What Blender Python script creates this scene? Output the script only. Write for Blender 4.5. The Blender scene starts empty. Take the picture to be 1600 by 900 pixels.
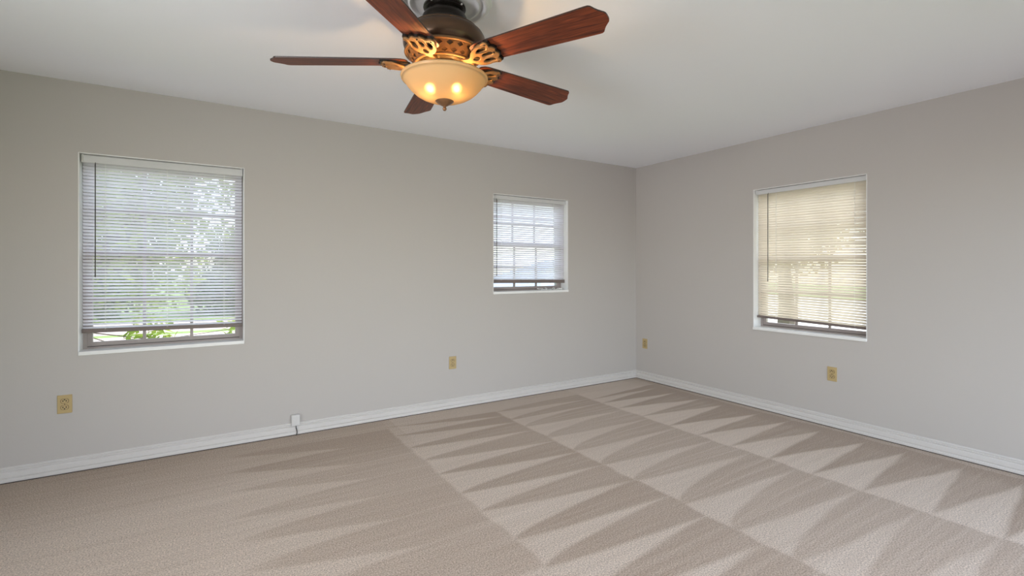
import bpy, bmesh, math, random
import numpy as np
from mathutils import Vector, Matrix, noise
random.seed(7)
C = bpy.context.scene.collection
PI = math.pi
R = math.radians

# ------------------------------------------------------------------ camera, world, sun, fill lights, exposure
# world axes: +X runs along the long back wall towards the corner, +Y towards the back wall, floor at z = 0
YAW = R(32.18); CAM_H = 1.268; F_PX = 760.0
RX, BY, LX, FY, H = 4.244, 4.028, -2.45, -0.45, 2.44      # right wall, back wall, left wall, front wall, ceiling
CW, SW = math.cos(YAW), math.sin(YAW)

cam_data = bpy.data.cameras.new('camera')
cam = bpy.data.objects.new('camera', cam_data); C.objects.link(cam)
cam.location = (0, 0, CAM_H)
cam.rotation_euler = (PI / 2, 0, -YAW)
cam_data.sensor_width = 36.0
cam_data.lens = 36.0 * F_PX / 1600.0
cam_data.shift_y = -30.0 / 1600.0
cam_data.clip_start = 0.02; cam_data.clip_end = 500
bpy.context.scene.camera = cam

vs = bpy.context.scene.view_settings
vs.view_transform = 'Standard'; vs.look = 'None'; vs.gamma = 1.0; vs.use_curve_mapping = False
vs.exposure = -0.30

SUN_EL, SUN_AZ = R(52), R(-18)        # azimuth measured from +X
world = bpy.data.worlds.new('world'); bpy.context.scene.world = world
world.use_nodes = True
wn = world.node_tree.nodes; wl = world.node_tree.links
sky = wn.new('ShaderNodeTexSky'); sky.sky_type = 'NISHITA'; sky.sun_disc = False
sky.sun_elevation = SUN_EL; sky.sun_rotation = PI / 2 - SUN_AZ
sky.air_density = 1.0; sky.dust_density = 1.2; sky.ozone_density = 1.0
hs = wn.new('ShaderNodeHueSaturation'); hs.inputs['Saturation'].default_value = 0.62      # hazy, nearly white summer sky
wl.new(sky.outputs[0], hs.inputs['Color']); wl.new(hs.outputs[0], wn['Background'].inputs[0])
wn['Background'].inputs[1].default_value = 1.08

def light(name, kind, loc, rot, energy, color, **kw):
    d = bpy.data.lights.new(name, kind); d.energy = energy; d.color = color
    for k, v in kw.items(): setattr(d, k, v)
    o = bpy.data.objects.new(name, d); C.objects.link(o); o.location = loc; o.rotation_euler = rot
    return o
sd = Vector((math.cos(SUN_EL) * math.cos(SUN_AZ), math.cos(SUN_EL) * math.sin(SUN_AZ), math.sin(SUN_EL)))
light('sun', 'SUN', (8, -3, 12), sd.to_track_quat('Z', 'Y').to_euler(), 2.8, (1.0, 0.88, 0.70), angle=R(0.6))
# fill lights added at made-up openings behind the camera and in the left wall
light('fill_front', 'AREA', (1.7, FY - 2.0, 0.75), (R(100), 0, 0), 43, (0.98, 0.975, 0.975), shape='RECTANGLE', size=6.0, size_y=2.8)
light('fill_left_aimed', 'AREA', (LX - 0.10, 0.65, 1.30), (R(96), 0, R(-66)), 45, (0.98, 0.985, 1.0), shape='RECTANGLE', size=1.3, size_y=1.2, spread=R(95))  # added fill, turned and narrowed towards the far corner

# ------------------------------------------------------------------ helpers
def new_mat(name):
    m = bpy.data.materials.new(name); m.use_nodes = True
    nt = m.node_tree; b = nt.nodes['Principled BSDF']
    return m, nt, b
def mat(name, col, rough=0.5, metal=0.0, spec=None, var=0.0, scale=30, bump=0.0, bscale=200, coat=0):
    m, nt, b = new_mat(name)
    b.inputs['Base Color'].default_value = (*col, 1)
    b.inputs['Roughness'].default_value = rough; b.inputs['Metallic'].default_value = metal
    if spec is not None: b.inputs['Specular IOR Level'].default_value = spec
    if coat: b.inputs['Coat Weight'].default_value = coat; b.inputs['Coat Roughness'].default_value = 0.15
    tc = nt.nodes.new('ShaderNodeTexCoord')
    if var:
        n = nt.nodes.new('ShaderNodeTexNoise'); n.inputs['Scale'].default_value = scale; n.inputs['Detail'].default_value = 3
        mx = nt.nodes.new('ShaderNodeMix'); mx.data_type = 'RGBA'
        mx.inputs[6].default_value = (*[c * (1 - var) for c in col], 1); mx.inputs[7].default_value = (*[min(1, c * (1 + var)) for c in col], 1)
        nt.links.new(tc.outputs['Object'], n.inputs['Vector']); nt.links.new(n.outputs['Fac'], mx.inputs[0])
        nt.links.new(mx.outputs[2], b.inputs['Base Color'])
    if bump:
        n2 = nt.nodes.new('ShaderNodeTexNoise'); n2.inputs['Scale'].default_value = bscale; n2.inputs['Detail'].default_value = 2
        bp = nt.nodes.new('ShaderNodeBump'); bp.inputs['Strength'].default_value = bump; bp.inputs['Distance'].default_value = 0.002
        nt.links.new(tc.outputs['Object'], n2.inputs['Vector']); nt.links.new(n2.outputs['Fac'], bp.inputs['Height'])
        nt.links.new(bp.outputs[0], b.inputs['Normal'])
    return m
def obj(name, bm_or_me, m=None, parent=None, smooth=False, bevel=0, loc=None):
    if isinstance(bm_or_me, bmesh.types.BMesh):
        me = bpy.data.meshes.new(name); bm_or_me.normal_update(); bm_or_me.to_mesh(me); bm_or_me.free()
    else: me = bm_or_me
    o = bpy.data.objects.new(name, me); C.objects.link(o)
    if m: me.materials.append(m)
    if smooth:
        for p in me.polygons: p.use_smooth = True
    if parent: o.parent = parent
    if loc: o.location = loc
    if bevel:
        b = o.modifiers.new('bevel', 'BEVEL'); b.width = bevel; b.segments = 2; b.limit_method = 'ANGLE'
    return o
def tag(o, label, cat, group=None, kind=None):
    o['label'] = label; o['category'] = cat
    if group: o['group'] = group
    if kind: o['kind'] = kind
    return o
def struct(o): o['kind'] = 'structure'; return o
def empty(name, loc=(0, 0, 0), rz=0):
    o = bpy.data.objects.new(name, None); C.objects.link(o); o.location = loc; o.rotation_euler = (0, 0, rz); o.empty_display_size = 0.05
    return o
def box(bm, x0, x1, y0, y1, z0, z1):
    vs_ = [bm.verts.new((x, y, z)) for z in (z0, z1) for x, y in ((x0, y0), (x1, y0), (x1, y1), (x0, y1))]
    for f in ((3, 2, 1, 0), (4, 5, 6, 7), (0, 1, 5, 4), (1, 2, 6, 5), (2, 3, 7, 6), (3, 0, 4, 7)):
        bm.faces.new([vs_[i] for i in f])
def tube(bm, pts, r, n=8, close=False, caps=True):
    pts = [Vector(p) for p in pts]; rings = []; N = len(pts)
    rr = r if isinstance(r, (list, tuple)) else [r] * N
    up = None
    for i, p in enumerate(pts):
        a = pts[(i - 1) % N] if (close or i > 0) else p; b = pts[(i + 1) % N] if (close or i < N - 1) else p
        t = (b - a).normalized()
        if up is None: up = Vector((0, 0, 1)) if abs(t.z) < .9 else Vector((1, 0, 0))
        s = t.cross(up).normalized(); u2 = s.cross(t).normalized(); up = u2
        rings.append([bm.verts.new(p + (s * math.cos(2 * PI * k / n) + u2 * math.sin(2 * PI * k / n)) * rr[i]) for k in range(n)])
    for i in range(N if close else N - 1):
        A, B = rings[i], rings[(i + 1) % N]
        for k in range(n): bm.faces.new((A[k], A[(k + 1) % n], B[(k + 1) % n], B[k]))
    if caps and not close: bm.faces.new(list(reversed(rings[0]))); bm.faces.new(rings[-1])
def lathe(bm, prof, n=64, cx=0, cy=0):
    rings = []
    for r, z in prof:
        if r < 1e-5: rings.append([bm.verts.new((cx, cy, z))])
        else: rings.append([bm.verts.new((cx + r * math.cos(2 * PI * k / n), cy + r * math.sin(2 * PI * k / n), z)) for k in range(n)])
    for A, B in zip(rings, rings[1:]):
        for k in range(n):
            k2 = (k + 1) % n
            if len(A) == 1 and len(B) == 1: continue
            if len(A) == 1: bm.faces.new((A[0], B[k2], B[k]))
            elif len(B) == 1: bm.faces.new((A[k], A[k2], B[0]))
            else: bm.faces.new((A[k], A[k2], B[k2], B[k]))
    bmesh.ops.recalc_face_normals(bm, faces=bm.faces)
def sweep_profile(bm, prof, p0, p1, nrm, m0=0.0, m1=0.0):
    """extrude a (out, z) profile from p0 to p1; nrm = horizontal direction into the room; m = mitre shift per unit out"""
    d = (Vector(p1) - Vector(p0)).normalized(); n = Vector(nrm); ends = []
    for p, ms in ((Vector(p0), m0), (Vector(p1), m1)):
        ends.append([bm.verts.new(p + n * a + d * (a * ms) + Vector((0, 0, z))) for a, z in prof])
    k = len(prof)
    for i in range(k): bm.faces.new((ends[0][i], ends[0][(i + 1) % k], ends[1][(i + 1) % k], ends[1][i]))
    bm.faces.new(ends[0]); bm.faces.new(ends[1])
    bmesh.ops.recalc_face_normals(bm, faces=bm.faces)

# ------------------------------------------------------------------ materials
M = {}
M['wall'] = mat('painted_wall', (0.478, 0.450, 0.424), 0.75, spec=0.25, var=0.012, scale=3, bump=0.12, bscale=90)
M['ceiling'] = mat('painted_ceiling', (0.91, 0.935, 0.98), 0.8, spec=0.2, bump=0.08, bscale=120)
M['trim'] = mat('white_trim_paint', (0.60, 0.575, 0.55), 0.4, spec=0.4, var=0.02, scale=15)
M['liner'] = mat('white_window_liner', (0.82, 0.82, 0.81), 0.5, var=0.02, scale=20)
M['sill'] = mat('marble_sill', (0.80, 0.80, 0.785), 0.25, var=0.07, scale=14)
M['frame'] = mat('taupe_window_aluminium', (0.33, 0.285, 0.27), 0.42, metal=0.15, var=0.05, scale=20)
M['gasket'] = mat('dark_gasket', (0.05, 0.035, 0.03), 0.6)
M['headrail'] = mat('white_enamel_headrail', (0.60, 0.60, 0.595), 0.35)
M['rail'] = mat('taupe_bottom_rail', (0.17, 0.135, 0.12), 0.4, var=0.05, scale=25)
M['wand'] = mat('smoky_plastic_wand', (0.06, 0.055, 0.05), 0.25)
M['cord'] = mat('white_cord', (0.8, 0.79, 0.76), 0.8)
M['almond'] = mat('almond_plastic', (0.46, 0.345, 0.165), 0.35, var=0.04, scale=60)
M['almond_dark'] = mat('outlet_seam', (0.13, 0.08, 0.035), 0.5)
M['slot'] = mat('outlet_slot', (0.02, 0.015, 0.01), 0.6)
M['white_plastic'] = mat('white_plastic', (0.60, 0.59, 0.57), 0.35)
M['black_cable'] = mat('dark_cable', (0.05, 0.048, 0.045), 0.5)
M['steel'] = mat('satin_steel', (0.62, 0.60, 0.58), 0.28, metal=0.8)
M['bronze'] = mat('oil_rubbed_bronze', (0.085, 0.052, 0.032), 0.32, metal=0.75, var=0.25, scale=12)
M['black_bronze'] = mat('black_bronze', (0.022, 0.018, 0.015), 0.25, metal=0.6)
M['gold_bronze'] = mat('brushed_gold_bronze', (0.23, 0.125, 0.05), 0.52, metal=0.5, var=0.22, scale=45)
M['finial'] = mat('brown_bronze', (0.24, 0.125, 0.06), 0.38, metal=0.55, var=0.15, scale=40)
M['backing'] = mat('lattice_backing', (0.16, 0.085, 0.04), 0.45, metal=0.4)
M['plaster'] = mat('plaster_medallion', (0.78, 0.785, 0.79), 0.6)

def blind_material(name='vinyl_slat', dcol=(0.84, 0.82, 0.86), tcol=(0.95, 0.91, 0.97), w=0.5):
    m = bpy.data.materials.new(name); m.use_nodes = True; nt = m.node_tree; nt.nodes.clear()
    out = nt.nodes.new('ShaderNodeOutputMaterial')
    d = nt.nodes.new('ShaderNodeBsdfDiffuse'); d.inputs[0].default_value = (*dcol, 1)
    t = nt.nodes.new('ShaderNodeBsdfTranslucent'); t.inputs[0].default_value = (*tcol, 1)
    g = nt.nodes.new('ShaderNodeBsdfGlossy'); g.inputs[0].default_value = (1, 1, 1, 1); g.inputs['Roughness'].default_value = 0.35
    a = nt.nodes.new('ShaderNodeMixShader'); a.inputs[0].default_value = w
    b = nt.nodes.new('ShaderNodeMixShader'); b.inputs[0].default_value = 0.04
    n = nt.nodes.new('ShaderNodeTexNoise'); n.inputs['Scale'].default_value = 4
    nt.links.new(d.outputs[0], a.inputs[1]); nt.links.new(t.outputs[0], a.inputs[2])
    nt.links.new(a.outputs[0], b.inputs[1]); nt.links.new(g.outputs[0], b.inputs[2]); nt.links.new(b.outputs[0], out.inputs[0])
    return m
M['slat'] = blind_material()
M['slat_sun_glow'] = blind_material('sun_glow_vinyl_slat', (0.76, 0.70, 0.61), (0.84, 0.72, 0.58), 0.36)  # cream tint paints the sun's warm glow into these slats

def pane_material():
    m = bpy.data.materials.new('window_pane'); m.use_nodes = True; nt = m.node_tree; nt.nodes.clear()
    out = nt.nodes.new('ShaderNodeOutputMaterial'); t = nt.nodes.new('ShaderNodeBsdfTransparent'); t.inputs[0].default_value = (0.93, 0.95, 0.94, 1)
    g = nt.nodes.new('ShaderNodeBsdfGlossy'); g.inputs['Roughness'].default_value = 0.02
    f = nt.nodes.new('ShaderNodeFresnel'); f.inputs[0].default_value = 1.3
    x = nt.nodes.new('ShaderNodeMixShader')
    nt.links.new(f.outputs[0], x.inputs[0]); nt.links.new(t.outputs[0], x.inputs[1]); nt.links.new(g.outputs[0], x.inputs[2]); nt.links.new(x.outputs[0], out.inputs[0])
    return m
M['pane'] = pane_material()

def bowl_material():
    m = bpy.data.materials.new('amber_alabaster_glass'); m.use_nodes = True; nt = m.node_tree; nt.nodes.clear()
    out = nt.nodes.new('ShaderNodeOutputMaterial'); tc = nt.nodes.new('ShaderNodeTexCoord')
    n = nt.nodes.new('ShaderNodeTexNoise'); n.inputs['Scale'].default_value = 9; n.inputs['Detail'].default_value = 4; n.inputs['Distortion'].default_value = 1.2
    mx = nt.nodes.new('ShaderNodeMix'); mx.data_type = 'RGBA'; mx.inputs[6].default_value = (0.95, 0.55, 0.20, 1); mx.inputs[7].default_value = (1.0, 0.66, 0.30, 1)
    nt.links.new(tc.outputs['Object'], n.inputs['Vector']); nt.links.new(n.outputs['Fac'], mx.inputs[0])
    t = nt.nodes.new('ShaderNodeBsdfTranslucent'); nt.links.new(mx.outputs[2], t.inputs[0])
    rf = nt.nodes.new('ShaderNodeBsdfRefraction'); rf.inputs['Color'].default_value = (1.0, 0.72, 0.36, 1); rf.inputs['Roughness'].default_value = 0.85; rf.inputs['IOR'].default_value = 1.18
    d = nt.nodes.new('ShaderNodeBsdfDiffuse'); d.inputs[0].default_value = (0.54, 0.36, 0.18, 1)
    c = nt.nodes.new('ShaderNodeMixShader'); c.inputs[0].default_value = 0.02
    g = nt.nodes.new('ShaderNodeBsdfGlossy'); g.inputs['Roughness'].default_value = 0.25
    a = nt.nodes.new('ShaderNodeMixShader'); a.inputs[0].default_value = 0.02
    b = nt.nodes.new('ShaderNodeMixShader'); b.inputs[0].default_value = 0.04
    nt.links.new(d.outputs[0], a.inputs[1]); nt.links.new(t.outputs[0], a.inputs[2])
    nt.links.new(a.outputs[0], c.inputs[1]); nt.links.new(rf.outputs[0], c.inputs[2])
    nt.links.new(c.outputs[0], b.inputs[1]); nt.links.new(g.outputs[0], b.inputs[2]); nt.links.new(b.outputs[0], out.inputs[0])
    return m
M['bowl'] = bowl_material()

def wood_material():
    m, nt, b = new_mat('mahogany_blade')
    tc = nt.nodes.new('ShaderNodeTexCoord'); mp = nt.nodes.new('ShaderNodeMapping'); mp.inputs['Scale'].default_value = (3.0, 38, 38)
    n = nt.nodes.new('ShaderNodeTexNoise'); n.inputs['Scale'].default_value = 1.6; n.inputs['Detail'].default_value = 6; n.inputs['Distortion'].default_value = 1.4
    cr = nt.nodes.new('ShaderNodeValToRGB')
    cr.color_ramp.elements[0].position = 0.3; cr.color_ramp.elements[0].color = (0.045, 0.009, 0.005, 1)
    cr.color_ramp.elements[1].position = 0.72; cr.color_ramp.elements[1].color = (0.26, 0.058, 0.019, 1)
    nt.links.new(tc.outputs['Object'], mp.inputs[0]); nt.links.new(mp.outputs[0], n.inputs['Vector'])
    nt.links.new(n.outputs['Fac'], cr.inputs[0]); nt.links.new(cr.outputs[0], b.inputs['Base Color'])
    b.inputs['Roughness'].default_value = 0.45; b.inputs['Specular IOR Level'].default_value = 0.3; b.inputs['Coat Weight'].default_value = 0.06; b.inputs['Coat Roughness'].default_value = 0.2
    return m
M['wood'] = wood_material()
M['wood_edge'] = mat('dark_blade_edge', (0.025, 0.010, 0.007), 0.4)

def emit(name, col, s):
    m = bpy.data.materials.new(name); m.use_nodes = True; nt = m.node_tree; nt.nodes.clear()
    o = nt.nodes.new('ShaderNodeOutputMaterial'); e = nt.nodes.new('ShaderNodeEmission'); e.inputs[0].default_value = (*col, 1); e.inputs[1].default_value = s
    nt.links.new(e.outputs[0], o.inputs[0]); return m
M['bulb'] = emit('lit_bulb', (1.0, 0.60, 0.25), 900)

def carpet_material():
    m, nt, b = new_mat('cut_pile_carpet')
    at = nt.nodes.new('ShaderNodeAttribute'); at.attribute_name = 'nap'
    tc = nt.nodes.new('ShaderNodeTexCoord')
    # streaks left by the vacuum head, running across the room
    mp = nt.nodes.new('ShaderNodeMapping'); mp.inputs['Scale'].default_value = (1.3, 26, 1); mp.inputs['Rotation'].default_value = (0, 0, R(-6))
    st = nt.nodes.new('ShaderNodeTexNoise'); st.inputs['Scale'].default_value = 1.0; st.inputs['Detail'].default_value = 4
    nt.links.new(tc.outputs['Object'], mp.inputs[0]); nt.links.new(mp.outputs[0], st.inputs['Vector'])
    sub = nt.nodes.new('ShaderNodeMath'); sub.operation = 'MULTIPLY_ADD'; sub.inputs[1].default_value = 0.55; sub.inputs[2].default_value = -0.275
    nt.links.new(st.outputs['Fac'], sub.inputs[0])
    ad = nt.nodes.new('ShaderNodeMath'); ad.operation = 'ADD'; ad.use_clamp = True
    nt.links.new(at.outputs['Fac'], ad.inputs[0]); nt.links.new(sub.outputs[0], ad.inputs[1])
    mx = nt.nodes.new('ShaderNodeMix'); mx.data_type = 'RGBA'
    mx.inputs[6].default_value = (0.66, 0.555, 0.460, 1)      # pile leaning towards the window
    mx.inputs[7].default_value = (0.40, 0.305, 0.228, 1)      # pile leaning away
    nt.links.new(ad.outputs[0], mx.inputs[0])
    # tufts
    tf = nt.nodes.new('ShaderNodeTexNoise'); tf.inputs['Scale'].default_value = 150; tf.inputs['Detail'].default_value = 3; tf.inputs['Roughness'].default_value = 0.7
    nt.links.new(tc.outputs['Object'], tf.inputs['Vector'])
    cr = nt.nodes.new('ShaderNodeMapRange'); cr.inputs[1].default_value = 0.3; cr.inputs[2].default_value = 0.7; cr.inputs[3].default_value = 0.45; cr.inputs[4].default_value = 1.50
    nt.links.new(tf.outputs['Fac'], cr.inputs[0])
    mu = nt.nodes.new('ShaderNodeMix'); mu.data_type = 'RGBA'; mu.blend_type = 'MULTIPLY'; mu.inputs[0].default_value = 1.0
    nt.links.new(mx.outputs[2], mu.inputs[6]); nt.links.new(cr.outputs[0], mu.inputs[7]); nt.links.new(mu.outputs[2], b.inputs['Base Color'])
    b.inputs['Roughness'].default_value = 0.95; b.inputs['Specular IOR Level'].default_value = 0.1
    b.inputs['Sheen Weight'].default_value = 0.15
    bp = nt.nodes.new('ShaderNodeBump'); bp.inputs['Strength'].default_value = 0.6; bp.inputs['Distance'].default_value = 0.004
    nt.links.new(tf.outputs['Fac'], bp.inputs['Height']); nt.links.new(bp.outputs[0], b.inputs['Normal'])
    return m
M['carpet'] = carpet_material()

# ------------------------------------------------------------------ room shell
T = 0.24                                               # wall thickness
W1 = (-0.678, 0.236, 0.728, 2.000)                     # openings: low, high along the wall; bottom, top
W2 = (2.322, 3.232, 1.028, 1.990)
W3 = (1.689, 2.594, 0.718, 1.990)
def wall(name, axis, at, thick, a0, a1, holes, z0=0, z1=H):
    """slab wall; axis 'x': runs along x at y=at..at+thick ; axis 'y': runs along y at x=at..at+thick"""
    As = sorted({a0, a1, *[v for h in holes for v in h[:2]]}); Zs = sorted({z0, z1, *[v for h in holes for v in h[2:]]})
    bm = bmesh.new()
    solid = lambda i, j: 0 <= i < len(As) - 1 and 0 <= j < len(Zs) - 1 and not any(h[0] <= (As[i] + As[i + 1]) / 2 <= h[1] and h[2] <= (Zs[j] + Zs[j + 1]) / 2 <= h[3] for h in holes)
    P = lambda a, z, t: (a, at + t, z) if axis == 'x' else (at + t, a, z)
    cache = {}
    def V(a, z, t):
        k = (a, z, t)
        if k not in cache: cache[k] = bm.verts.new(P(a, z, t))
        return cache[k]
    for i in range(len(As) - 1):
        for j in range(len(Zs) - 1):
            if not solid(i, j): continue
            A, B, c, d = As[i], As[i + 1], Zs[j], Zs[j + 1]
            bm.faces.new([V(A, c, 0), V(B, c, 0), V(B, d, 0), V(A, d, 0)]); bm.faces.new([V(A, d, thick), V(B, d, thick), V(B, c, thick), V(A, c, thick)])
            for (ni, nj, q) in ((i - 1, j, ((A, c), (A, d))), (i + 1, j, ((B, c), (B, d))), (i, j - 1, ((A, c), (B, c))), (i, j + 1, ((A, d), (B, d)))):
                if not solid(ni, nj):
                    (p, q_), (r_, s_) = q
                    bm.faces.new([V(p, q_, 0), V(r_, s_, 0), V(r_, s_, thick), V(p, q_, thick)])
    bmesh.ops.recalc_face_normals(bm, faces=bm.faces)
    return struct(obj(name, bm, M['wall']))
wall('wall_back', 'x', BY, T, LX - T, RX + T, [W1, W2])
wall('wall_right', 'y', RX, T, FY, BY, [W3])
wall('wall_front', 'x', FY, -T, LX - T, RX + T, [(-0.3, 4.1, 0.0, 2.12)])  # unseen opening, made up wide to admit the front fill
wall('wall_left', 'y', LX, -T, FY, BY, [(-0.05, 1.35, 0.7, 1.9)])  # unseen opening, added for the left fill

bm = bmesh.new(); box(bm, LX - T, RX + T, FY - T, BY + T, H, H + 0.15); struct(obj('ceiling', bm, M['ceiling']))

# carpet with the nap left by the vacuum: strokes in rows parallel to the right wall
def ground_pt(px, py):
    y = F_PX * CAM_H / (py - 420.0); x = (px - 800.0) / F_PX * y
    return x * CW + y * SW, -x * SW + y * CW
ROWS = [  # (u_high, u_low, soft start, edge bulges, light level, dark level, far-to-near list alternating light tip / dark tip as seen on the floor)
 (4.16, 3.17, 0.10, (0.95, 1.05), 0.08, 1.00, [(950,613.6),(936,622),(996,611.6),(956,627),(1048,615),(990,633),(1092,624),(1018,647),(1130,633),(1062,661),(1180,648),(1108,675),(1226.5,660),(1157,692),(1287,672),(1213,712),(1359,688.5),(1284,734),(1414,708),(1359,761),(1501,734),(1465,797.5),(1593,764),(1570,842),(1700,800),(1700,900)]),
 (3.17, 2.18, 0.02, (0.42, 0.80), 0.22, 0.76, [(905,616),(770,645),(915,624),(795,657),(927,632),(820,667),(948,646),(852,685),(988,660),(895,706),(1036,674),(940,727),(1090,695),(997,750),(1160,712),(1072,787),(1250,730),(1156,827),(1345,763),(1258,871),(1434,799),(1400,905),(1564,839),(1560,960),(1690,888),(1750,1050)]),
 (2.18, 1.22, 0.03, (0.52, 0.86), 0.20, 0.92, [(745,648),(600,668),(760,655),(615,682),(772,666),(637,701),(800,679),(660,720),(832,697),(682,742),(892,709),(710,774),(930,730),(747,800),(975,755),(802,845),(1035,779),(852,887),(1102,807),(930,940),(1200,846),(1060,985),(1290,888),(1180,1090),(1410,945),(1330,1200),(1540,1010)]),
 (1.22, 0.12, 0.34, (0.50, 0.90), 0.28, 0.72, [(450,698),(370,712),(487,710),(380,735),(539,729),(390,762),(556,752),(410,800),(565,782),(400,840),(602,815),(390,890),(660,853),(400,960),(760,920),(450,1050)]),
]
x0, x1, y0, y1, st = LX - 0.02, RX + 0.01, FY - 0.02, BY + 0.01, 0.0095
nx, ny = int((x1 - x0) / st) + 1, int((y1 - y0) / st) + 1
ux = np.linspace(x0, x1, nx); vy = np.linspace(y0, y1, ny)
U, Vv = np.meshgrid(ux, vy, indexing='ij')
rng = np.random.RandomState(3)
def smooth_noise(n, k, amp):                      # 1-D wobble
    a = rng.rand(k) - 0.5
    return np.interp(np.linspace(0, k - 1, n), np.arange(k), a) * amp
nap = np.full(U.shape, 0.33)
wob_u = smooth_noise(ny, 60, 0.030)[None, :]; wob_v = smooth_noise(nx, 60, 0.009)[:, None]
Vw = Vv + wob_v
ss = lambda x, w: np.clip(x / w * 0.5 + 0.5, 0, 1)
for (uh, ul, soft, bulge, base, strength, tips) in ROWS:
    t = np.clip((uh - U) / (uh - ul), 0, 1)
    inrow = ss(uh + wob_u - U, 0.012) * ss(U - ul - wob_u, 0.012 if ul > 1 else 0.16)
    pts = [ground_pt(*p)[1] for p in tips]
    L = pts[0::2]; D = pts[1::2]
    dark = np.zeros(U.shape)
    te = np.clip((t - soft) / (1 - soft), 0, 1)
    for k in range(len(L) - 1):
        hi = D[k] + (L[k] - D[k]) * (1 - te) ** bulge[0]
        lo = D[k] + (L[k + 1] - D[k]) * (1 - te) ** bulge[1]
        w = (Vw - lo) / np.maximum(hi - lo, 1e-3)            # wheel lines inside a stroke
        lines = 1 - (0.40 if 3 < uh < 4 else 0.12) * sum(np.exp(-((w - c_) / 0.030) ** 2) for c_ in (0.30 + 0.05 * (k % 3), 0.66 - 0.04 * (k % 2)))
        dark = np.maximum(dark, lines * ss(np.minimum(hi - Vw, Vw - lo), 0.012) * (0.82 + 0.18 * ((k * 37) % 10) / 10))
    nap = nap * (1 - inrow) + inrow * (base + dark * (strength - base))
edge = np.clip(1 - (BY - Vv + wob_v * 3) / 0.85, 0, 1) ** 0.8 * np.where(U < 1.3, 0.62, 0.36) + np.clip(1 - (RX - U) / 0.30, 0, 1) * 0.45  # colour also darkens towards the back and right walls
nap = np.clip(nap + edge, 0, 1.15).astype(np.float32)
co = np.stack([U, Vv, np.zeros_like(U)], -1).reshape(-1, 3).astype(np.float32)
idx = np.arange(nx * ny).reshape(nx, ny)
q = np.stack([idx[:-1, :-1], idx[1:, :-1], idx[1:, 1:], idx[:-1, 1:]], -1).reshape(-1)
me = bpy.data.meshes.new('floor'); me.vertices.add(len(co)); me.vertices.foreach_set('co', co.ravel())
nq = len(q) // 4; me.loops.add(len(q)); me.loops.foreach_set('vertex_index', q.astype(np.int32))
me.polygons.add(nq); me.polygons.foreach_set('loop_start', (np.arange(nq) * 4).astype(np.int32)); me.polygons.foreach_set('loop_total', np.full(nq, 4, np.int32))
me.update(calc_edges=True)
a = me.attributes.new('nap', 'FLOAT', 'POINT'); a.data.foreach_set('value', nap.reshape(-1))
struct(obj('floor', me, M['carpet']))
bm = bmesh.new(); box(bm, LX - T, RX + T, FY - T, BY + T, -0.16, -0.012); struct(obj('trim_subfloor', bm, mat('subfloor', (0.25, 0.2, 0.15), 0.9)))

# moulded baseboards (a bead, a groove, a flat, a second groove and a foot)
BP = [(0, 0.006), (0.0150, 0.006), (0.0165, 0.016), (0.0150, 0.024), (0.0105, 0.0265), (0.0115, 0.031), (0.0145, 0.035), (0.0140, 0.058), (0.0125, 0.062), (0.0075, 0.0655), (0.0085, 0.069), (0.0115, 0.072), (0.0110, 0.077), (0.0055, 0.0795), (0.0065, 0.083), (0.0095, 0.0855), (0.0085, 0.090), (0.0040, 0.094), (0, 0.094)]
bm = bmesh.new(); sweep_profile(bm, BP, (LX, BY, 0), (RX, BY, 0), (0, -1, 0), 1, -1); struct(obj('baseboard_back', bm, M['trim']))
bm = bmesh.new(); sweep_profile(bm, BP, (RX, FY, 0), (RX, BY, 0), (-1, 0, 0), 1, -1); struct(obj('baseboard_right', bm, M['trim']))
bm = bmesh.new(); sweep_profile(bm, BP, (LX, FY, 0), (LX, BY, 0), (1, 0, 0), 1, -1); struct(obj('baseboard_left', bm, M['trim']))
# dark gap between carpet and back baseboard
bm = bmesh.new(); box(bm, LX, RX, BY - 0.012, BY, -0.008, 0.0065); box(bm, RX - 0.012, RX, FY, BY, -0.008, 0.0065); struct(obj('trim_carpet_gap', bm, M['gasket']))

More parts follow.
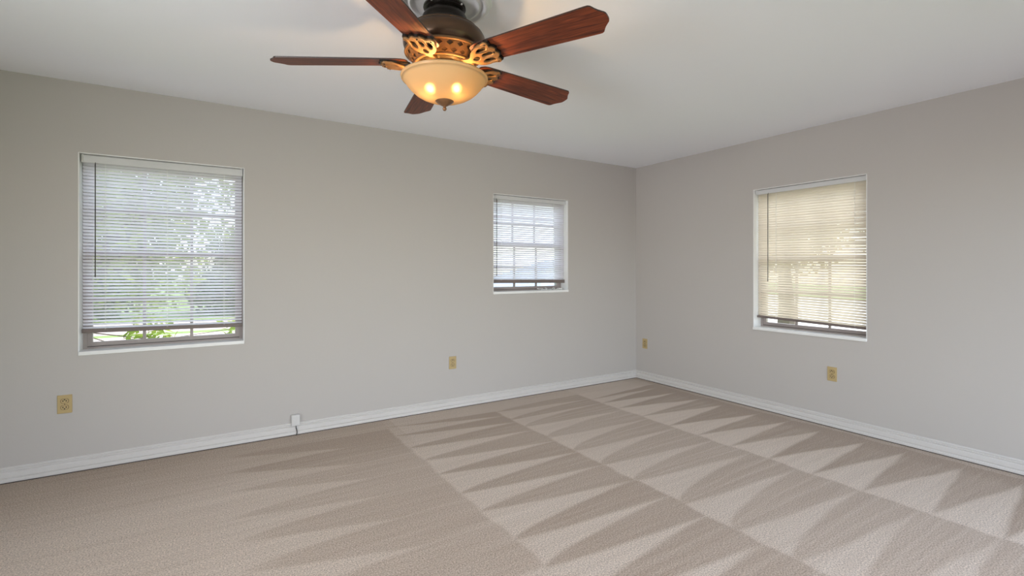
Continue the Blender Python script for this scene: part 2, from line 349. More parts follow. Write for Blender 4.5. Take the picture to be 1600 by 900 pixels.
# ------------------------------------------------------------------ windows (built in wall space: a along the wall, d into the wall, z)
def window(name, place, a0, a1, z0, z1):
    """place: function mapping an Empty to the wall; local x along the wall, +y into the wall (outwards), origin on the wall face"""
    root = empty(name); place(root); struct(root)
    L = 0.004
    bm = bmesh.new()                                   # thin white lining of the reveal, standing 1 mm proud
    box(bm, a0, a0 + L, -0.001, 0.125, z0, z1); box(bm, a1 - L, a1, -0.001, 0.125, z0, z1); box(bm, a0, a1, -0.001, 0.125, z1 - L, z1)
    obj('window_liner', bm, M['liner'], root)
    bm = bmesh.new(); box(bm, a0 + 0.001, a1 - 0.001, -0.014, 0.125, z0 - 0.004, z0 + 0.020); obj('window_sill', bm, M['sill'], root, bevel=0.003)
    fb = z0 + 0.020; ft = z1 - L; fl = a0 + L; fr = a1 - L; F = 0.022
    y0, y1 = 0.112, 0.185
    bm = bmesh.new(); box(bm, fl, fl + F, y0, y1, fb, ft); box(bm, fr - F, fr, y0, y1, fb, ft); box(bm, fl + F, fr - F, y0, y1, ft - F, ft); box(bm, fl + F, fr - F, y0, y1, fb, fb + 0.012)
    box(bm, fl + F - 0.008, fl + F - 0.003, y0 - 0.004, y0, fb + 0.02, ft - F); box(bm, fr - F + 0.003, fr - F + 0.008, y0 - 0.004, y0, fb + 0.02, ft - F)
    obj('window_frame', bm, M['frame'], root)
    il, ir, ib, it = fl + F, fr - F, fb + 0.014, ft - F
    mid = (ib + it) / 2
    bm = bmesh.new(); box(bm, il, ir, y0 - 0.001, y0 + 0.004, fb + 0.011, fb + 0.015); obj('weather_strip', bm, M['gasket'], root)
    for (s0, s1, yy) in ((ib, mid + 0.016, 0.118), (mid - 0.016, it, 0.150)):
        S = 0.026
        sash = bmesh.new()
        box(sash, il, il + S, yy, yy + 0.028, s0, s1); box(sash, ir - S, ir, yy, yy + 0.028, s0, s1)
        box(sash, il + S, ir - S, yy, yy + 0.028, s0, s0 + 0.026); box(sash, il + S, ir - S, yy, yy + 0.028, s1 - 0.032, s1)
        so = obj('sash', sash, M['frame'], root)
        bm = bmesh.new(); gl, gr, gb, gt = il + S, ir - S, s0 + 0.026, s1 - 0.032
        for k in (1, 2):
            x = gl + (gr - gl) * k / 3; box(bm, x - 0.009, x + 0.009, yy + 0.006, yy + 0.022, gb, gt)
        zc = (gb + gt) / 2; box(bm, gl, gr, yy + 0.007, yy + 0.021, zc - 0.009, zc + 0.009)
        obj('muntin', bm, M['frame'], so)
        bm = bmesh.new(); box(bm, gl - 0.004, gr + 0.004, yy + 0.012, yy + 0.016, gb - 0.004, gt + 0.004); obj('glass_pane', bm, M['pane'], so)
    return root
def on_back(o, d=0.0): o.location = (0, BY + d, 0); o.rotation_euler = (0, 0, 0)
def on_right(o, d=0.0): o.location = (RX + d, 0, 0); o.rotation_euler = (0, 0, R(-90))      # local x = -Y
window('window_1', on_back, *W1)
window('window_2', on_back, *W2)
window('window_3', on_right, -W3[1], -W3[0], W3[2], W3[3])

# ------------------------------------------------------------------ mini blinds
def blind(place, a0, a1, ztop, zbot, tilt, rail_h, wand_x, wand_z, ladders, label, head_h=0.052, sag=0.0, pull=None, slat='slat'):
    """local x along the wall, y<0 room side; slats inside the reveal"""
    root = empty('window_blind'); place(root)
    tag(root, label, 'blind', 'white mini blinds in the window recesses')
    yb = 0.058; g = 0.006
    l, r = a0 + g, a1 - g
    bm = bmesh.new(); box(bm, l, r, yb - 0.024, yb + 0.020, ztop - head_h + 0.012, ztop - 0.002); box(bm, l - 0.001, r + 0.001, yb - 0.030, yb - 0.024, ztop - head_h, ztop - 0.006)
    for x in (l, r - 0.012): box(bm, x, x + 0.012, yb - 0.033, yb + 0.022, ztop - head_h + 0.002, ztop - 0.001)
    obj('headrail', bm, M['headrail'], root, bevel=0.0015)
    pitch = 0.0213; w = 0.0252
    z_hi = ztop - head_h - 0.006; n = int((z_hi - (zbot + rail_h + 0.004)) / pitch); 
    bm = bmesh.new()
    for i in range(n + 1):
        z = z_hi - (z_hi - (zbot + rail_h + 0.006)) * i / n
        fr = i / n
        tl = tilt + R(random.uniform(-1.6, 1.6)); dz = random.uniform(-0.0006, 0.0006)
        prev = None
        NX = 8
        for kx in range(NX + 1):
            x = l + 0.003 + (r - l - 0.006) * kx / NX
            sg = sag * (1 - 2 * kx / NX) * fr * 0.5 - (0.0005 * math.sin(PI * ((kx / NX * (len(ladders) - 1)) % 1)))
            row = []
            for q_ in (-1, -0.5, 0, 0.5, 1):
                c = 0.0018 * (1 - q_ * q_)
                yy = q_ * w / 2 * math.cos(tl) + c * math.sin(tl); zz = -q_ * w / 2 * math.sin(tl) + c * math.cos(tl)
                row.append(bm.verts.new((x, yb + yy, z + zz + dz - sg)))
            if prev:
                for q_ in range(4): bm.faces.new((prev[q_], row[q_], row[q_ + 1], prev[q_ + 1]))
            prev = row
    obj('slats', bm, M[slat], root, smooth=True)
    bm = bmesh.new()
    zl, zr = zbot - sag * 0.5, zbot + sag * 0.5
    for (u0, u1, dy0, dy1, b0, b1) in ((l, r, -0.013, 0.013, 0.0, rail_h), (l, r, -0.0145, -0.010, rail_h * 0.12, rail_h * 0.36), (l, r, -0.0145, -0.010, rail_h * 0.64, rail_h * 0.9)):
        v_ = [bm.verts.new((x, yb + y, (zl if x == u0 else zr) + b)) for b in (b0, b1) for x, y in ((u0, dy0), (u1, dy0), (u1, dy1), (u0, dy1))]
        for f in ((3, 2, 1, 0), (4, 5, 6, 7), (0, 1, 5, 4), (1, 2, 6, 5), (2, 3, 7, 6), (3, 0, 4, 7)): bm.faces.new([v_[i] for i in f])
    for x in ladders:
        zc = zl + (zr - zl) * (x - l) / (r - l); box(bm, x - 0.012, x + 0.014, yb - 0.0160, yb - 0.013, zc + 0.001, zc + rail_h * 0.8)
    obj('bottom_rail', bm, M['rail'], root, bevel=0.0012)
    for x in ladders:
        bm = bmesh.new()
        zz = lambda xx: zl + (zr - zl) * (xx - l) / (r - l)
        tube(bm, [(x, yb - 0.0150, ztop - head_h), (x, yb - 0.0150, zz(x) + rail_h * 0.6)], 0.0007, 6)
        tube(bm, [(x + 0.004, yb - 0.0150, ztop - head_h), (x + 0.004, yb - 0.0150, zz(x) + rail_h * 0.6)], 0.0006, 6)
        tube(bm, [(x, yb + 0.0150, ztop - head_h), (x, yb + 0.0150, zz(x) + rail_h * 0.6)], 0.0006, 6)
        obj('ladder_cord', bm, M['cord'], root)
    bm = bmesh.new()
    tube(bm, [(wand_x, yb - 0.034, ztop - head_h + 0.004), (wand_x, yb - 0.040, ztop - head_h - 0.012), (wand_x, yb - 0.040, wand_z + 0.02), (wand_x, yb - 0.040, wand_z)], [0.0016, 0.0032, 0.0032, 0.0042], 6)
    obj('tilt_wand', bm, M['wand'], root)
    if pull:
        bm = bmesh.new(); x_, z_ = pull
        pts = []
        for i in range(90):
            t = i / 89
            pts.append((x_ + 0.30 * t + 0.018 * math.cos(t * 38), yb - 0.012 + 0.024 * math.sin(t * 38), z_ + 0.010 + 0.008 * math.sin(t * 21) + 0.004 * math.sin(t * 57)))
        tube(bm, pts, 0.0026, 7)
        tube(bm, [(x_ + 0.30, yb - 0.03, z_ + 0.006), (x_ + 0.285, yb - 0.03, z_ + 0.010), (x_ + 0.255, yb - 0.028, z_ + 0.008)], [0.003, 0.007, 0.004], 8)
        obj('pull_cord', bm, M['cord'], root)
    return root
blind(on_back, W1[0] + .004, W1[1] - .004, W1[3] - .004, 0.851, R(40), 0.026, -0.598, 1.215, [-0.553, -0.225, 0.110], 'wide white mini blind in the large window on the left, foliage showing between its slats', sag=-0.014)
blind(on_back, W2[0] + .004, W2[1] - .004, W2[3] - .004, 1.124, R(46), 0.034, 2.372, 1.200, [2.437, 3.070], 'short white mini blind in the small middle window, its cord heaped on the sill', head_h=0.042, sag=-0.010, pull=(2.875, W2[2] + 0.020))
blind(on_right, -W3[1] + .004, -W3[0] - .004, W3[3] - .004, 0.810, R(54), 0.020, -2.468, 1.154, [-2.410, -1.791], 'sunlit cream-glowing mini blind in the window of the right wall', head_h=0.042, sag=-0.025, slat='slat_sun_glow')

# ------------------------------------------------------------------ sockets
def outlet(place, a, z, label, group='almond wall outlets'):
    root = empty('wall_outlet'); place(root)
    root.location = root.location + (Vector((a, 0, z)) if place is on_back else Vector((0, -a, z)))
    tag(root, label, 'outlet', group)
    bm = bmesh.new(); box(bm, -0.0355, 0.0355, -0.0060, 0.0, -0.057, 0.057); obj('cover_plate', bm, M['almond'], root, bevel=0.003)
    for s in (-1, 1):
        bm = bmesh.new(); cz = s * 0.0195
        ring = []
        for k in range(28):
            t = 2 * PI * k / 28; x = 0.0172 * math.cos(t); zz = 0.0172 * math.sin(t); zz = max(-0.0125, min(0.0125, zz)); ring.append((x, zz))
        for (sc, ya, yb_, mm) in ((1.15, -0.0064, -0.0055, 'seam'), (1.0, -0.0082, -0.0055, 'face')):
            b2 = bmesh.new()
            A = [b2.verts.new((x * sc, ya, cz + zz * sc)) for x, zz in ring]; B = [b2.verts.new((x * sc, yb_, cz + zz * sc)) for x, zz in ring]
            b2.faces.new(A); b2.faces.new(B[::-1])
            for k in range(28): b2.faces.new((A[k], B[k], B[(k + 1) % 28], A[(k + 1) % 28]))
            bmesh.ops.recalc_face_normals(b2, faces=b2.faces)
            if mm == 'seam': seam = b2
            else: face = b2
        rc = obj('receptacle', face, M['almond'], root)
        obj('receptacle_rim', seam, M['almond_dark'], rc)
        b3 = bmesh.new()
        box(b3, -0.0095, -0.0055, -0.0092, -0.0080, cz - 0.0035, cz + 0.0065); box(b3, 0.0055, 0.0095, -0.0092, -0.0080, cz - 0.0035, cz + 0.0055)
        bmesh.ops.create_circle(b3, cap_ends=True, radius=0.0036, segments=12, matrix=Matrix.Translation((0, -0.0086, cz - 0.0085 if s < 0 else cz + 0.0085)) @ Matrix.Rotation(PI / 2, 4, 'X'))
        obj('slots', b3, M['slot'], rc)
    b4 = bmesh.new(); bmesh.ops.create_cone(b4, cap_ends=True, radius1=0.0034, radius2=0.0028, depth=0.002, segments=14, matrix=Matrix.Translation((0, -0.0068, 0)) @ Matrix.Rotation(PI / 2, 4, 'X'))
    obj('screw', b4, M['almond_dark'], root)
outlet(on_back, -0.740, 0.430, 'almond duplex outlet on the back wall at far left, below the large window')
outlet(on_back, 1.896, 0.416, 'almond duplex outlet on the back wall between the large and small windows')
outlet(on_right, -3.891, 0.414, 'almond duplex outlet on the right wall, close to the corner')
outlet(on_right, -1.930, 0.426, 'almond duplex outlet on the right wall under the sunlit window')

jack = empty('phone_jack', (0.578, BY, 0.118)); tag(jack, 'small white phone jack box just above the back baseboard, with a dark cable', 'jack')
bm = bmesh.new(); box(bm, -0.030, 0.030, -0.027, 0, -0.044, 0.040); obj('jack_box', bm, M['white_plastic'], jack, bevel=0.004)
bm = bmesh.new(); box(bm, -0.004, 0.004, -0.0285, -0.0265, -0.004, 0.004); obj('cover_screw', bm, M['white_plastic'], jack)
bm = bmesh.new()
tube(bm, [(0.002, -0.019, -0.040), (0.003, -0.0195, -0.060), (0.008, -0.020, -0.080), (0.010, -0.020, -0.096), (0.006, -0.022, -0.110), (0.002, -0.024, -0.1165)], 0.0032, 8)
obj('cable', bm, M['black_cable'], jack, smooth=True)

# ------------------------------------------------------------------ ceiling medallion and fan
FX, FYc = 0.8895, 1.9704
med = empty('ceiling_medallion', (FX, FYc, H)); tag(med, 'round white moulded plaster medallion on the ceiling above the fan', 'medallion')
bm = bmesh.new(); lathe(bm, [(0, -0.004), (0.10, -0.006), (0.13, -0.005), (0.140, -0.008), (0.147, -0.016), (0.154, -0.017), (0.160, -0.009), (0.168, -0.008), (0.174, -0.018), (0.184, -0.021), (0.192, -0.017), (0.196, -0.008), (0.205, -0.006), (0.208, 0), (0, 0)], 96)
obj('rosette', bm, M['plaster'], med, smooth=True)

fan = empty('ceiling_fan', (FX, FYc, CAM_H)); tag(fan, 'bronze ceiling fan with five mahogany blades and a lit amber glass bowl light', 'ceiling fan')
def lathe_obj(name, prof, m, parent=fan, n=72, smooth=True):
    bm = bmesh.new(); lathe(bm, prof, n); o = obj(name, bm, m, parent, smooth=smooth)
    if smooth:
        e = o.modifiers.new('es', 'EDGE_SPLIT'); e.split_angle = R(50)
    return o
can = lathe_obj('canopy', [(0, 1.154), (0.086, 1.154), (0.092, 1.150), (0.093, 1.143), (0.088, 1.139), (0.089, 1.134), (0.082, 1.129), (0.060, 1.125), (0, 1.123)], M['black_bronze'])
for k in range(4):
    bm = bmesh.new(); aa = k * PI / 2 + 0.5
    bmesh.ops.create_uvsphere(bm, u_segments=10, v_segments=6, radius=0.005, matrix=Matrix.Translation((0.091 * math.cos(aa), 0.091 * math.sin(aa), 1.141)))
    obj('canopy_screw', bm, M['steel'], can, smooth=True)
lathe_obj('neck', [(0, 1.136), (0.055, 1.136), (0.076, 1.129), (0.090, 1.116), (0.099, 1.097), (0.104, 1.075), (0.105, 1.052), (0, 1.050)], M['black_bronze'])
lathe_obj('motor_housing', [(0, 1.054), (0.118, 1.054), (0.136, 1.051), (0.149, 1.047), (0.151, 1.043), (0.150, 1.038), (0.158, 1.036), (0.168, 1.028), (0.176, 1.014), (0.180, 0.996), (0.179, 0.976), (0.174, 0.960), (0.168, 0.954), (0.171, 0.950), (0.171, 0.945), (0.166, 0.942), (0, 0.942)], M['bronze'])
# pierced lattice band under the housing
lathe_obj('band_backing', [(0, 0.944), (0.156, 0.944), (0.128, 0.902), (0.110, 0.894), (0, 0.894)], M['backing'])
bm = bmesh.new()
def cone(s, off=0.004):      # s 0 top .. 1 bottom of the band
    return 0.1665 + (0.124 - 0.1665) * s + off * 0.5, 0.944 + (0.897 - 0.944) * s - off * 0.4
for s, rr in ((0.0, 0.0042), (1.0, 0.0048)):
    r_, z_ = cone(s); tube(bm, [(r_ * math.cos(2 * PI * k / 80), r_ * math.sin(2 * PI * k / 80), z_) for k in range(80)], rr, 8, close=True)
K = 22
for row in range(2):                                    # plate pierced by two staggered rows of rounded diamonds
    for k in range(K):
        def P_(a, b):
            r_, z_ = cone(0.04 + 0.92 * (row + b) / 2); t = 2 * PI * (k + a + 0.5 * row) / K
            return bm.verts.new((r_ * math.cos(t), r_ * math.sin(t), z_))
        ou = [P_(a, b) for a, b in ((0, 0), (0.5, 0), (1, 0), (1, 0.5), (1, 1), (0.5, 1), (0, 1), (0, 0.5))]
        inn = [P_(0.5 + 0.31 * a, 0.5 + 0.33 * b) for a, b in ((-0.55, -0.55), (0, -1), (0.55, -0.55), (1, 0), (0.55, 0.55), (0, 1), (-0.55, 0.55), (-1, 0))]
        for q_ in range(8): bm.faces.new((ou[q_], ou[(q_ + 1) % 8], inn[(q_ + 1) % 8], inn[q_]))
bmesh.ops.remove_doubles(bm, verts=bm.verts, dist=1e-5); bmesh.ops.recalc_face_normals(bm, faces=bm.faces)
lb = obj('lattice_band', bm, M['gold_bronze'], fan); so_ = lb.modifiers.new('thick', 'SOLIDIFY'); so_.thickness = 0.004; so_.offset = 0; bv = lb.modifiers.new('bevel', 'BEVEL'); bv.width = 0.0012; bv.limit_method = 'ANGLE'
lathe_obj('switch_housing', [(0, 0.898), (0.112, 0.898), (0.116, 0.892), (0.104, 0.884), (0.076, 0.880), (0.070, 0.872), (0.070, 0.858), (0.086, 0.852), (0.090, 0.846), (0.088, 0.840), (0.020, 0.838), (0.006, 0.830), (0.006, 0.748), (0, 0.748)], M['black_bronze'])

# glass bowl
bowl_prof = [(0.1885, 0.838), (0.1890, 0.833), (0.186, 0.829), (0.180, 0.827), (0.1755, 0.822), (0.172, 0.816), (0.164, 0.804), (0.150, 0.788), (0.131, 0.771), (0.108, 0.757), (0.080, 0.745), (0.050, 0.738), (0.020, 0.735)]
def resample(prof, n=3):
    out = []
    for (a, b), (c, d) in zip(prof, prof[1:]):
        for i in range(n): out.append((a + (c - a) * i / n, b + (d - b) * i / n))
    out.append(prof[-1]); return out
bm = bmesh.new(); lathe(bm, resample(bowl_prof, 2), 96); bowl = obj('glass_bowl', bm, M['bowl'], fan, smooth=True)
bm = bmesh.new(); tube(bm, [(0.1875 * math.cos(2 * PI * k / 96), 0.1875 * math.sin(2 * PI * k / 96), 0.8385) for k in range(96)], 0.0030, 10, close=True); obj('bowl_lip', bm, M['bowl'], bowl, smooth=True)
lathe_obj('finial', [(0, 0.752), (0.038, 0.748), (0.0415, 0.742), (0.040, 0.736), (0.030, 0.727), (0.016, 0.719), (0.008, 0.715), (0.006, 0.711), (0.0085, 0.706), (0.0085, 0.701), (0.005, 0.696), (0, 0.695)], M['finial'], n=40)
# bulbs, side by side as seen from the doorway
BUL = []
for off, (bx, bz) in enumerate(((-0.056, 0.789), (0.054, 0.788))):
    p = Vector((bx * CW, -bx * SW, bz)) + Vector((-SW, -CW, 0)) * 0.030
    bm = bmesh.new(); bmesh.ops.create_uvsphere(bm, u_segments=16, v_segments=10, radius=0.013, matrix=Matrix.Translation(p) @ Matrix.Scale(1.3, 4, (0, 0, 1)))
    b_ = obj('bulb', bm, M['bulb'], fan, smooth=True)
    bm = bmesh.new(); tube(bm, [p + Vector((0, 0, 0.016)), (p.x * 0.6, p.y * 0.6, 0.842)], [0.009, 0.012], 12); obj('socket', bm, M['finial'], b_)

# blades: ogee-ended boards, and cast scroll irons beneath them
TP = 0.1994
def blade_outline():
    h = [(0.160, 0.0), (0.161, 0.026), (0.167, 0.044), (0.182, 0.056), (0.205, 0.0615), (0.45, 0.0700), (0.690, 0.0775), (0.704, 0.0770), (0.712, 0.0720), (0.7165, 0.0650), (0.722, 0.055), (0.730, 0.044), (0.740, 0.033), (0.7475, 0.025), (0.7510, 0.018), (0.7525, 0.009), (0.7525, 0)]
    return h + [(x, -y) for x, y in reversed(h[1:-1])]
def prism(pts, z0, z1):
    bm = bmesh.new(); A = [bm.verts.new((x, y, z0)) for x, y in pts]; B = [bm.verts.new((x, y, z1)) for x, y in pts]
    bm.faces.new(A); bm.faces.new(B); n = len(pts)
    for k in range(n): bm.faces.new((A[k], A[(k + 1) % n], B[(k + 1) % n], B[k]))
    bmesh.ops.recalc_face_normals(bm, faces=bm.faces); return bm
def spline_mesh(name, loops, ext):
    """filled 2-D shape with holes, extruded"""
    cu = bpy.data.curves.new(name, 'CURVE'); cu.dimensions = '2D'; cu.fill_mode = 'BOTH'; cu.extrude = ext; cu.bevel_depth = 0.0016; cu.bevel_resolution = 1
    for lp in loops:
        s = cu.splines.new('POLY'); s.points.add(len(lp) - 1); s.use_cyclic_u = True
        for p, (x, y) in zip(s.points, lp): p.co = (x, y, 0, 1)
    o = bpy.data.objects.new(name, cu); C.objects.link(o)
    dg = bpy.context.evaluated_depsgraph_get(); me = bpy.data.meshes.new_from_object(o.evaluated_get(dg), depsgraph=dg)
    bpy.data.objects.remove(o); bpy.data.curves.remove(cu)
    return me
def catmull(pts, n=5):
    out = []; N = len(pts)
    for i in range(N):
        p0, p1, p2, p3 = [Vector(pts[(i + j) % N]) for j in (-1, 0, 1, 2)]
        for k in range(n):
            t = k / n
            out.append(tuple(0.5 * ((2 * p1) + (-p0 + p2) * t + (2 * p0 - 5 * p1 + 4 * p2 - p3) * t * t + (-p0 + 3 * p1 - 3 * p2 + p3) * t ** 3)))
    return out
half = [(0.092, 0.016), (0.120, 0.013), (0.142, 0.013), (0.158, 0.020), (0.172, 0.036), (0.190, 0.050), (0.212, 0.058), (0.236, 0.061), (0.250, 0.066), (0.262, 0.060), (0.262, 0.046), (0.258, 0.036), (0.270, 0.028), (0.276, 0.016), (0.270, 0.006)]
outer = catmull([(x, y) for x, y in half] + [(x, -y) for x, y in reversed(half)], 3)
holes = [catmull([(0.205, 0.0), (0.222, 0.011), (0.247, 0.010), (0.256, 0.0), (0.247, -0.010), (0.222, -0.011)], 4),
         catmull([(0.196, 0.030), (0.214, 0.022), (0.238, 0.027), (0.247, 0.044), (0.230, 0.048), (0.208, 0.043)], 4),
         catmull([(0.196, -0.030), (0.208, -0.043), (0.230, -0.048), (0.247, -0.044), (0.238, -0.027), (0.214, -0.022)], 4),
         catmull([(0.162, 0.0), (0.174, 0.012), (0.188, 0.010), (0.192, 0.0), (0.188, -0.010), (0.174, -0.012)], 4)]
def grow(lp, k=1.13):
    cx = sum(p[0] for p in lp) / len(lp); cy = sum(p[1] for p in lp) / len(lp); return [(cx + (x - cx) * k, cy + (y - cy) * k) for x, y in lp]
holes = [grow(h) for h in holes]
iron_me = spline_mesh('blade_iron', [outer] + holes, 0.0030)
bm = bmesh.new(); bm.from_mesh(iron_me)
for x in np.arange(0.10, 0.20, 0.008):
    bmesh.ops.bisect_plane(bm, geom=bm.verts[:] + bm.edges[:] + bm.faces[:], plane_co=(x, 0, 0), plane_no=(1, 0, 0))
for v in bm.verts:
    r_ = v.co.x; t = min(1, max(0, (0.185 - r_) / 0.09)); t = t * t * (3 - 2 * t)
    dip = -0.012 * math.sin(PI * min(1, max(0, (r_ - 0.10) / 0.12)))
    lat = 1 - t
    v.co.z = v.co.z - 0.0135 + t * (-0.004) + dip + 0.0012 * math.cos(v.co.y * 60)
    v.co.z += -TP * v.co.y * lat * 0 
bm.to_mesh(iron_me); bm.free()
PH = [182.67 - 1.2, 110.67, 38.67 + 0.8, -33.33 + 1.8, 254.67]
ZB = 0.908
blade0 = iron0 = None
for k, ph in enumerate(PH):
    th = R(ph) - YAW
    rot = Matrix.Rotation(th, 4, 'Z') @ Matrix.Rotation(-math.atan(TP) * -1 * -1, 4, 'X')
    if blade0 is None:
        blade0 = obj('blade', prism(blade_outline(), -0.003, 0.003), M['wood'], fan)
        blade0.data.materials.append(M['wood_edge'])
        for p in blade0.data.polygons:
            if abs(p.normal.z) < 0.5: p.material_index = 1
        iron0 = obj('blade_iron', iron_me, M['gold_bronze'], fan)
        b, i_ = blade0, iron0
    else:
        b = blade0.copy(); C.objects.link(b); i_ = iron0.copy(); C.objects.link(i_)
        b.parent = fan; i_.parent = fan
    for o in (b, i_): o.matrix_local = Matrix.Translation((0, 0, ZB)) @ rot
    for (x, y) in ((0.262, 0.0), (0.252, 0.055), (0.252, -0.055)):
        bm = bmesh.new(); bmesh.ops.create_uvsphere(bm, u_segments=8, v_segments=5, radius=0.0042, matrix=Matrix.Translation((x, y, -0.0185)))
        obj('bolt', bm, M['black_bronze'], i_, smooth=True)
    bm = bmesh.new(); pl = [(0.150, 0.018)] + [(x + 0.009, y * 1.03) for x, y in half[5:]]; pl = pl + [(x, -y) for x, y in reversed(pl)]
    pad = prism(pl, -0.0125, -0.0032); bm.free(); obj('mounting_pad', pad, M['black_bronze'], i_)

# ------------------------------------------------------------------ outside (upper storey: ground 2.9 m below the floor)
GZ = -2.9
M['grass'] = mat('lawn', (0.22, 0.30, 0.08), 0.9, var=0.35, scale=1.2)
M['street'] = mat('pale_concrete', (0.52, 0.40, 0.36), 0.85, var=0.06, scale=0.6)
M['lot'] = mat('white_concrete', (0.75, 0.72, 0.68), 0.85, var=0.05, scale=0.6)
M['bark'] = mat('bark', (0.16, 0.12, 0.09), 0.9, var=0.2, scale=8)
def leaf_mat(name, c1, c2):
    m = bpy.data.materials.new(name); m.use_nodes = True; nt = m.node_tree; nt.nodes.clear()
    out = nt.nodes.new('ShaderNodeOutputMaterial'); tc = nt.nodes.new('ShaderNodeTexCoord'); n = nt.nodes.new('ShaderNodeTexNoise'); n.inputs['Scale'].default_value = 2.5
    mx = nt.nodes.new('ShaderNodeMix'); mx.data_type = 'RGBA'; mx.inputs[6].default_value = (*c1, 1); mx.inputs[7].default_value = (*c2, 1)
    nt.links.new(tc.outputs['Object'], n.inputs['Vector']); nt.links.new(n.outputs['Fac'], mx.inputs[0])
    d = nt.nodes.new('ShaderNodeBsdfDiffuse'); t = nt.nodes.new('ShaderNodeBsdfTranslucent'); a = nt.nodes.new('ShaderNodeMixShader'); a.inputs[0].default_value = 0.4
    nt.links.new(mx.outputs[2], d.inputs[0]); nt.links.new(mx.outputs[2], t.inputs[0]); nt.links.new(d.outputs[0], a.inputs[1]); nt.links.new(t.outputs[0], a.inputs[2]); nt.links.new(a.outputs[0], out.inputs[0])
    return m
M['leaf'] = leaf_mat('bright_leaf', (0.16, 0.26, 0.05), (0.48, 0.52, 0.13))
M['leaf_far'] = leaf_mat('dark_leaf', (0.10, 0.17, 0.06), (0.26, 0.33, 0.12))
M['leaf_gold'] = leaf_mat('sunny_leaf', (0.42, 0.36, 0.12), (0.75, 0.62, 0.26))

bm = bmesh.new(); box(bm, -120, 140, BY + T + 0.6, 220, GZ - 0.2, GZ); box(bm, RX + T + 0.6, 140, -120, BY + T + 0.6, GZ - 0.2, GZ); struct(obj('ground', bm, M['grass']))
bm = bmesh.new(); box(bm, -80, 14, 28.0, 37.5, GZ, GZ + 0.03); box(bm, -80, 14, 39.0, 47.0, GZ, GZ + 0.03); struct(obj('street', bm, M['street']))
bm = bmesh.new(); box(bm, 22, 75, -8, 60, GZ, GZ + 0.03); struct(obj('parking_lot', bm, M['lot']))

def tree(u, v, crown_z, r, n, leaf, lm, label, seed, h_scale=1.0, extra=()):
    rnd = random.Random(seed); root = empty('tree', (u, v, GZ)); tag(root, label, 'tree')
    bm = bmesh.new(); cz = crown_z - GZ
    tube(bm, [(0, 0, -0.05), (0.1, 0, cz * 0.4), (0, 0.1, cz * 0.8), (0, 0.1, cz)], [r * 0.10, r * 0.08, r * 0.05, r * 0.02], 8)
    blobs = []
    for i in range(14):
        d = Vector((rnd.gauss(0, 1), rnd.gauss(0, 1), rnd.gauss(0, 1) * h_scale)).normalized() * r * rnd.uniform(0.25, 0.72)
        c = Vector((0, 0.1, cz)) + d; blobs.append((c, r * rnd.uniform(0.28, 0.5)))
        tube(bm, [(0, 0.1, cz * 0.75), tuple(Vector((0, 0.1, cz * 0.75)) * 0.5 + c * 0.5 + Vector((0, 0, 0.15))), tuple(c)], [r * 0.03, r * 0.02, r * 0.008], 5)
    for dx_, dy_, dz_, br_ in extra:
        c = Vector((dx_, dy_, cz + dz_)); blobs.append((c, br_)); tube(bm, [(0, 0.1, cz * 0.6), (c.x * 0.5, c.y * 0.5, cz * 0.55), tuple(c)], [0.012, 0.008, 0.005], 5)
    obj('trunk', bm, M['bark'], root)
    bm = bmesh.new(); wts = [b_[1] ** 2 for b_ in blobs]
    for i in range(n):
        c, br = rnd.choices(blobs, weights=wts)[0]
        p = c + Vector((rnd.gauss(0, 1), rnd.gauss(0, 1), rnd.gauss(0, 1))).normalized() * br * (rnd.random() ** 0.4)
        q_ = Matrix.Rotation(rnd.uniform(0, 6.28), 3, 'Z') @ Matrix.Rotation(rnd.uniform(-1.2, 1.2), 3, 'X') @ Matrix.Rotation(rnd.uniform(0, 6.28), 3, 'Z')
        s = leaf * rnd.uniform(0.7, 1.3)
        vv = [bm.verts.new(p + q_ @ Vector(k)) for k in ((-s, 0, 0), (0, -s * 0.4, s * 0.08), (s, 0, 0), (0, s * 0.4, s * 0.08))]
        bm.faces.new(vv)
    obj('foliage', bm, lm, root)
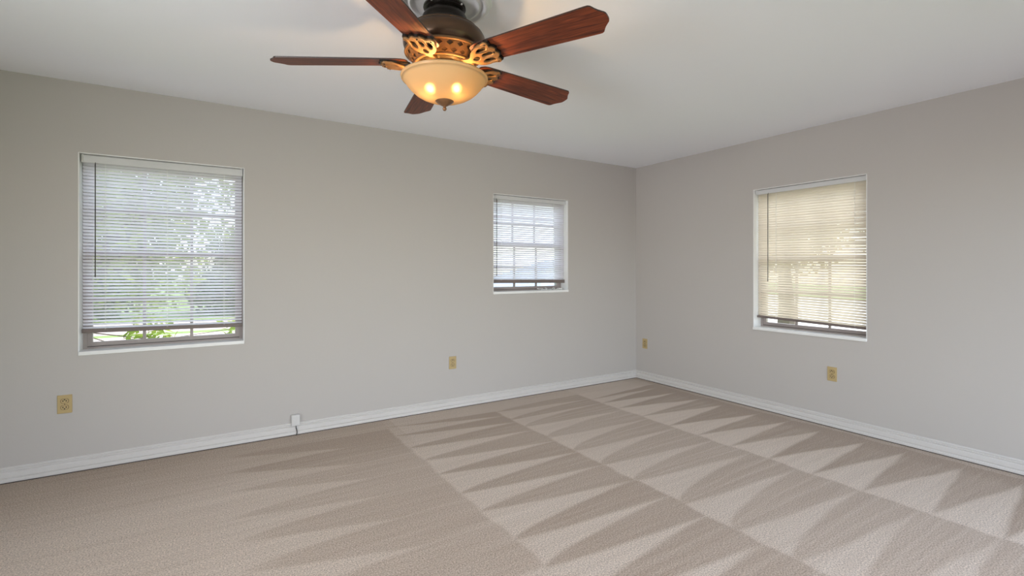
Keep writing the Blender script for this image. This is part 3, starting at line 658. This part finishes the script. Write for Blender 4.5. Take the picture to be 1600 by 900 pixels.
tree(-2.0, 11.0, 2.3, 2.9, 11000, 0.10, M['leaf'], 'leafy light green tree close outside the large left window', 1, extra=((1.15, 0, -2.25, 0.42), (2.5, 0, -2.2, 0.32)))
tree(-8.5, 52.0, 0.8, 5.4, 7000, 0.32, M['leaf_far'], 'dark green tree across the street, left in the large window', 2)
tree(3.0, 53.0, 1.0, 5.4, 7000, 0.32, M['leaf_far'], 'darker tree across the street, right in the large window', 3)
tree(12.5, 9.6, 2.4, 3.3, 14000, 0.12, M['leaf_gold'], 'sunlit yellow-green tree outside the right wall window, nearer the corner', 5)
tree(14.6, 2.7, 2.4, 3.3, 14000, 0.12, M['leaf_gold'], 'sunlit yellow-green tree outside the right wall window, farther from the corner', 6)

tree(22.5, 12.2, 3.2, 4.4, 12000, 0.2, M['leaf_gold'], 'far sunlit tree seen through the middle of the right wall window', 8)
# neighbouring house with a pale blue-grey hip roof, seen through the small window
house = empty('house', (17.5, 24.0, GZ), R(12)); tag(house, 'neighbouring house with a pale blue-grey shingle roof outside the small middle window', 'house')
M['shingle'] = mat('blue_grey_shingle', (0.36, 0.42, 0.50), 0.8, var=0.12, scale=3)
M['stucco'] = mat('pale_stucco', (0.68, 0.66, 0.62), 0.9, var=0.04, scale=3)
bm = bmesh.new(); box(bm, -5.5, 5.5, -4, 4, 0, 2.5); obj('house_walls', bm, M['stucco'], house)
bm = bmesh.new(); e, rz = 2.45, 4.75
P = [(-6, -4.6, e), (6, -4.6, e), (6, 4.6, e), (-6, 4.6, e), (0.5, 0, rz), (2.4, 0, rz)]; vv = [bm.verts.new(p) for p in P]
for f in ((0, 1, 5, 4), (1, 2, 5), (2, 3, 4, 5), (3, 0, 4), (3, 2, 1, 0)): bm.faces.new([vv[i] for i in f])
ro = obj('roof', bm, M['shingle'], house)
for x in (-3.0, 0.5, 3.4):
    bm = bmesh.new(); box(bm, x - 0.6, x + 0.6, -4.04, -4.0, 1.0, 2.1); w = obj('house_window', bm, M['frame'], house)
    bm = bmesh.new(); box(bm, x - 0.52, x + 0.52, -4.06, -4.04, 1.08, 2.02); obj('house_pane', bm, M['gasket'], w)
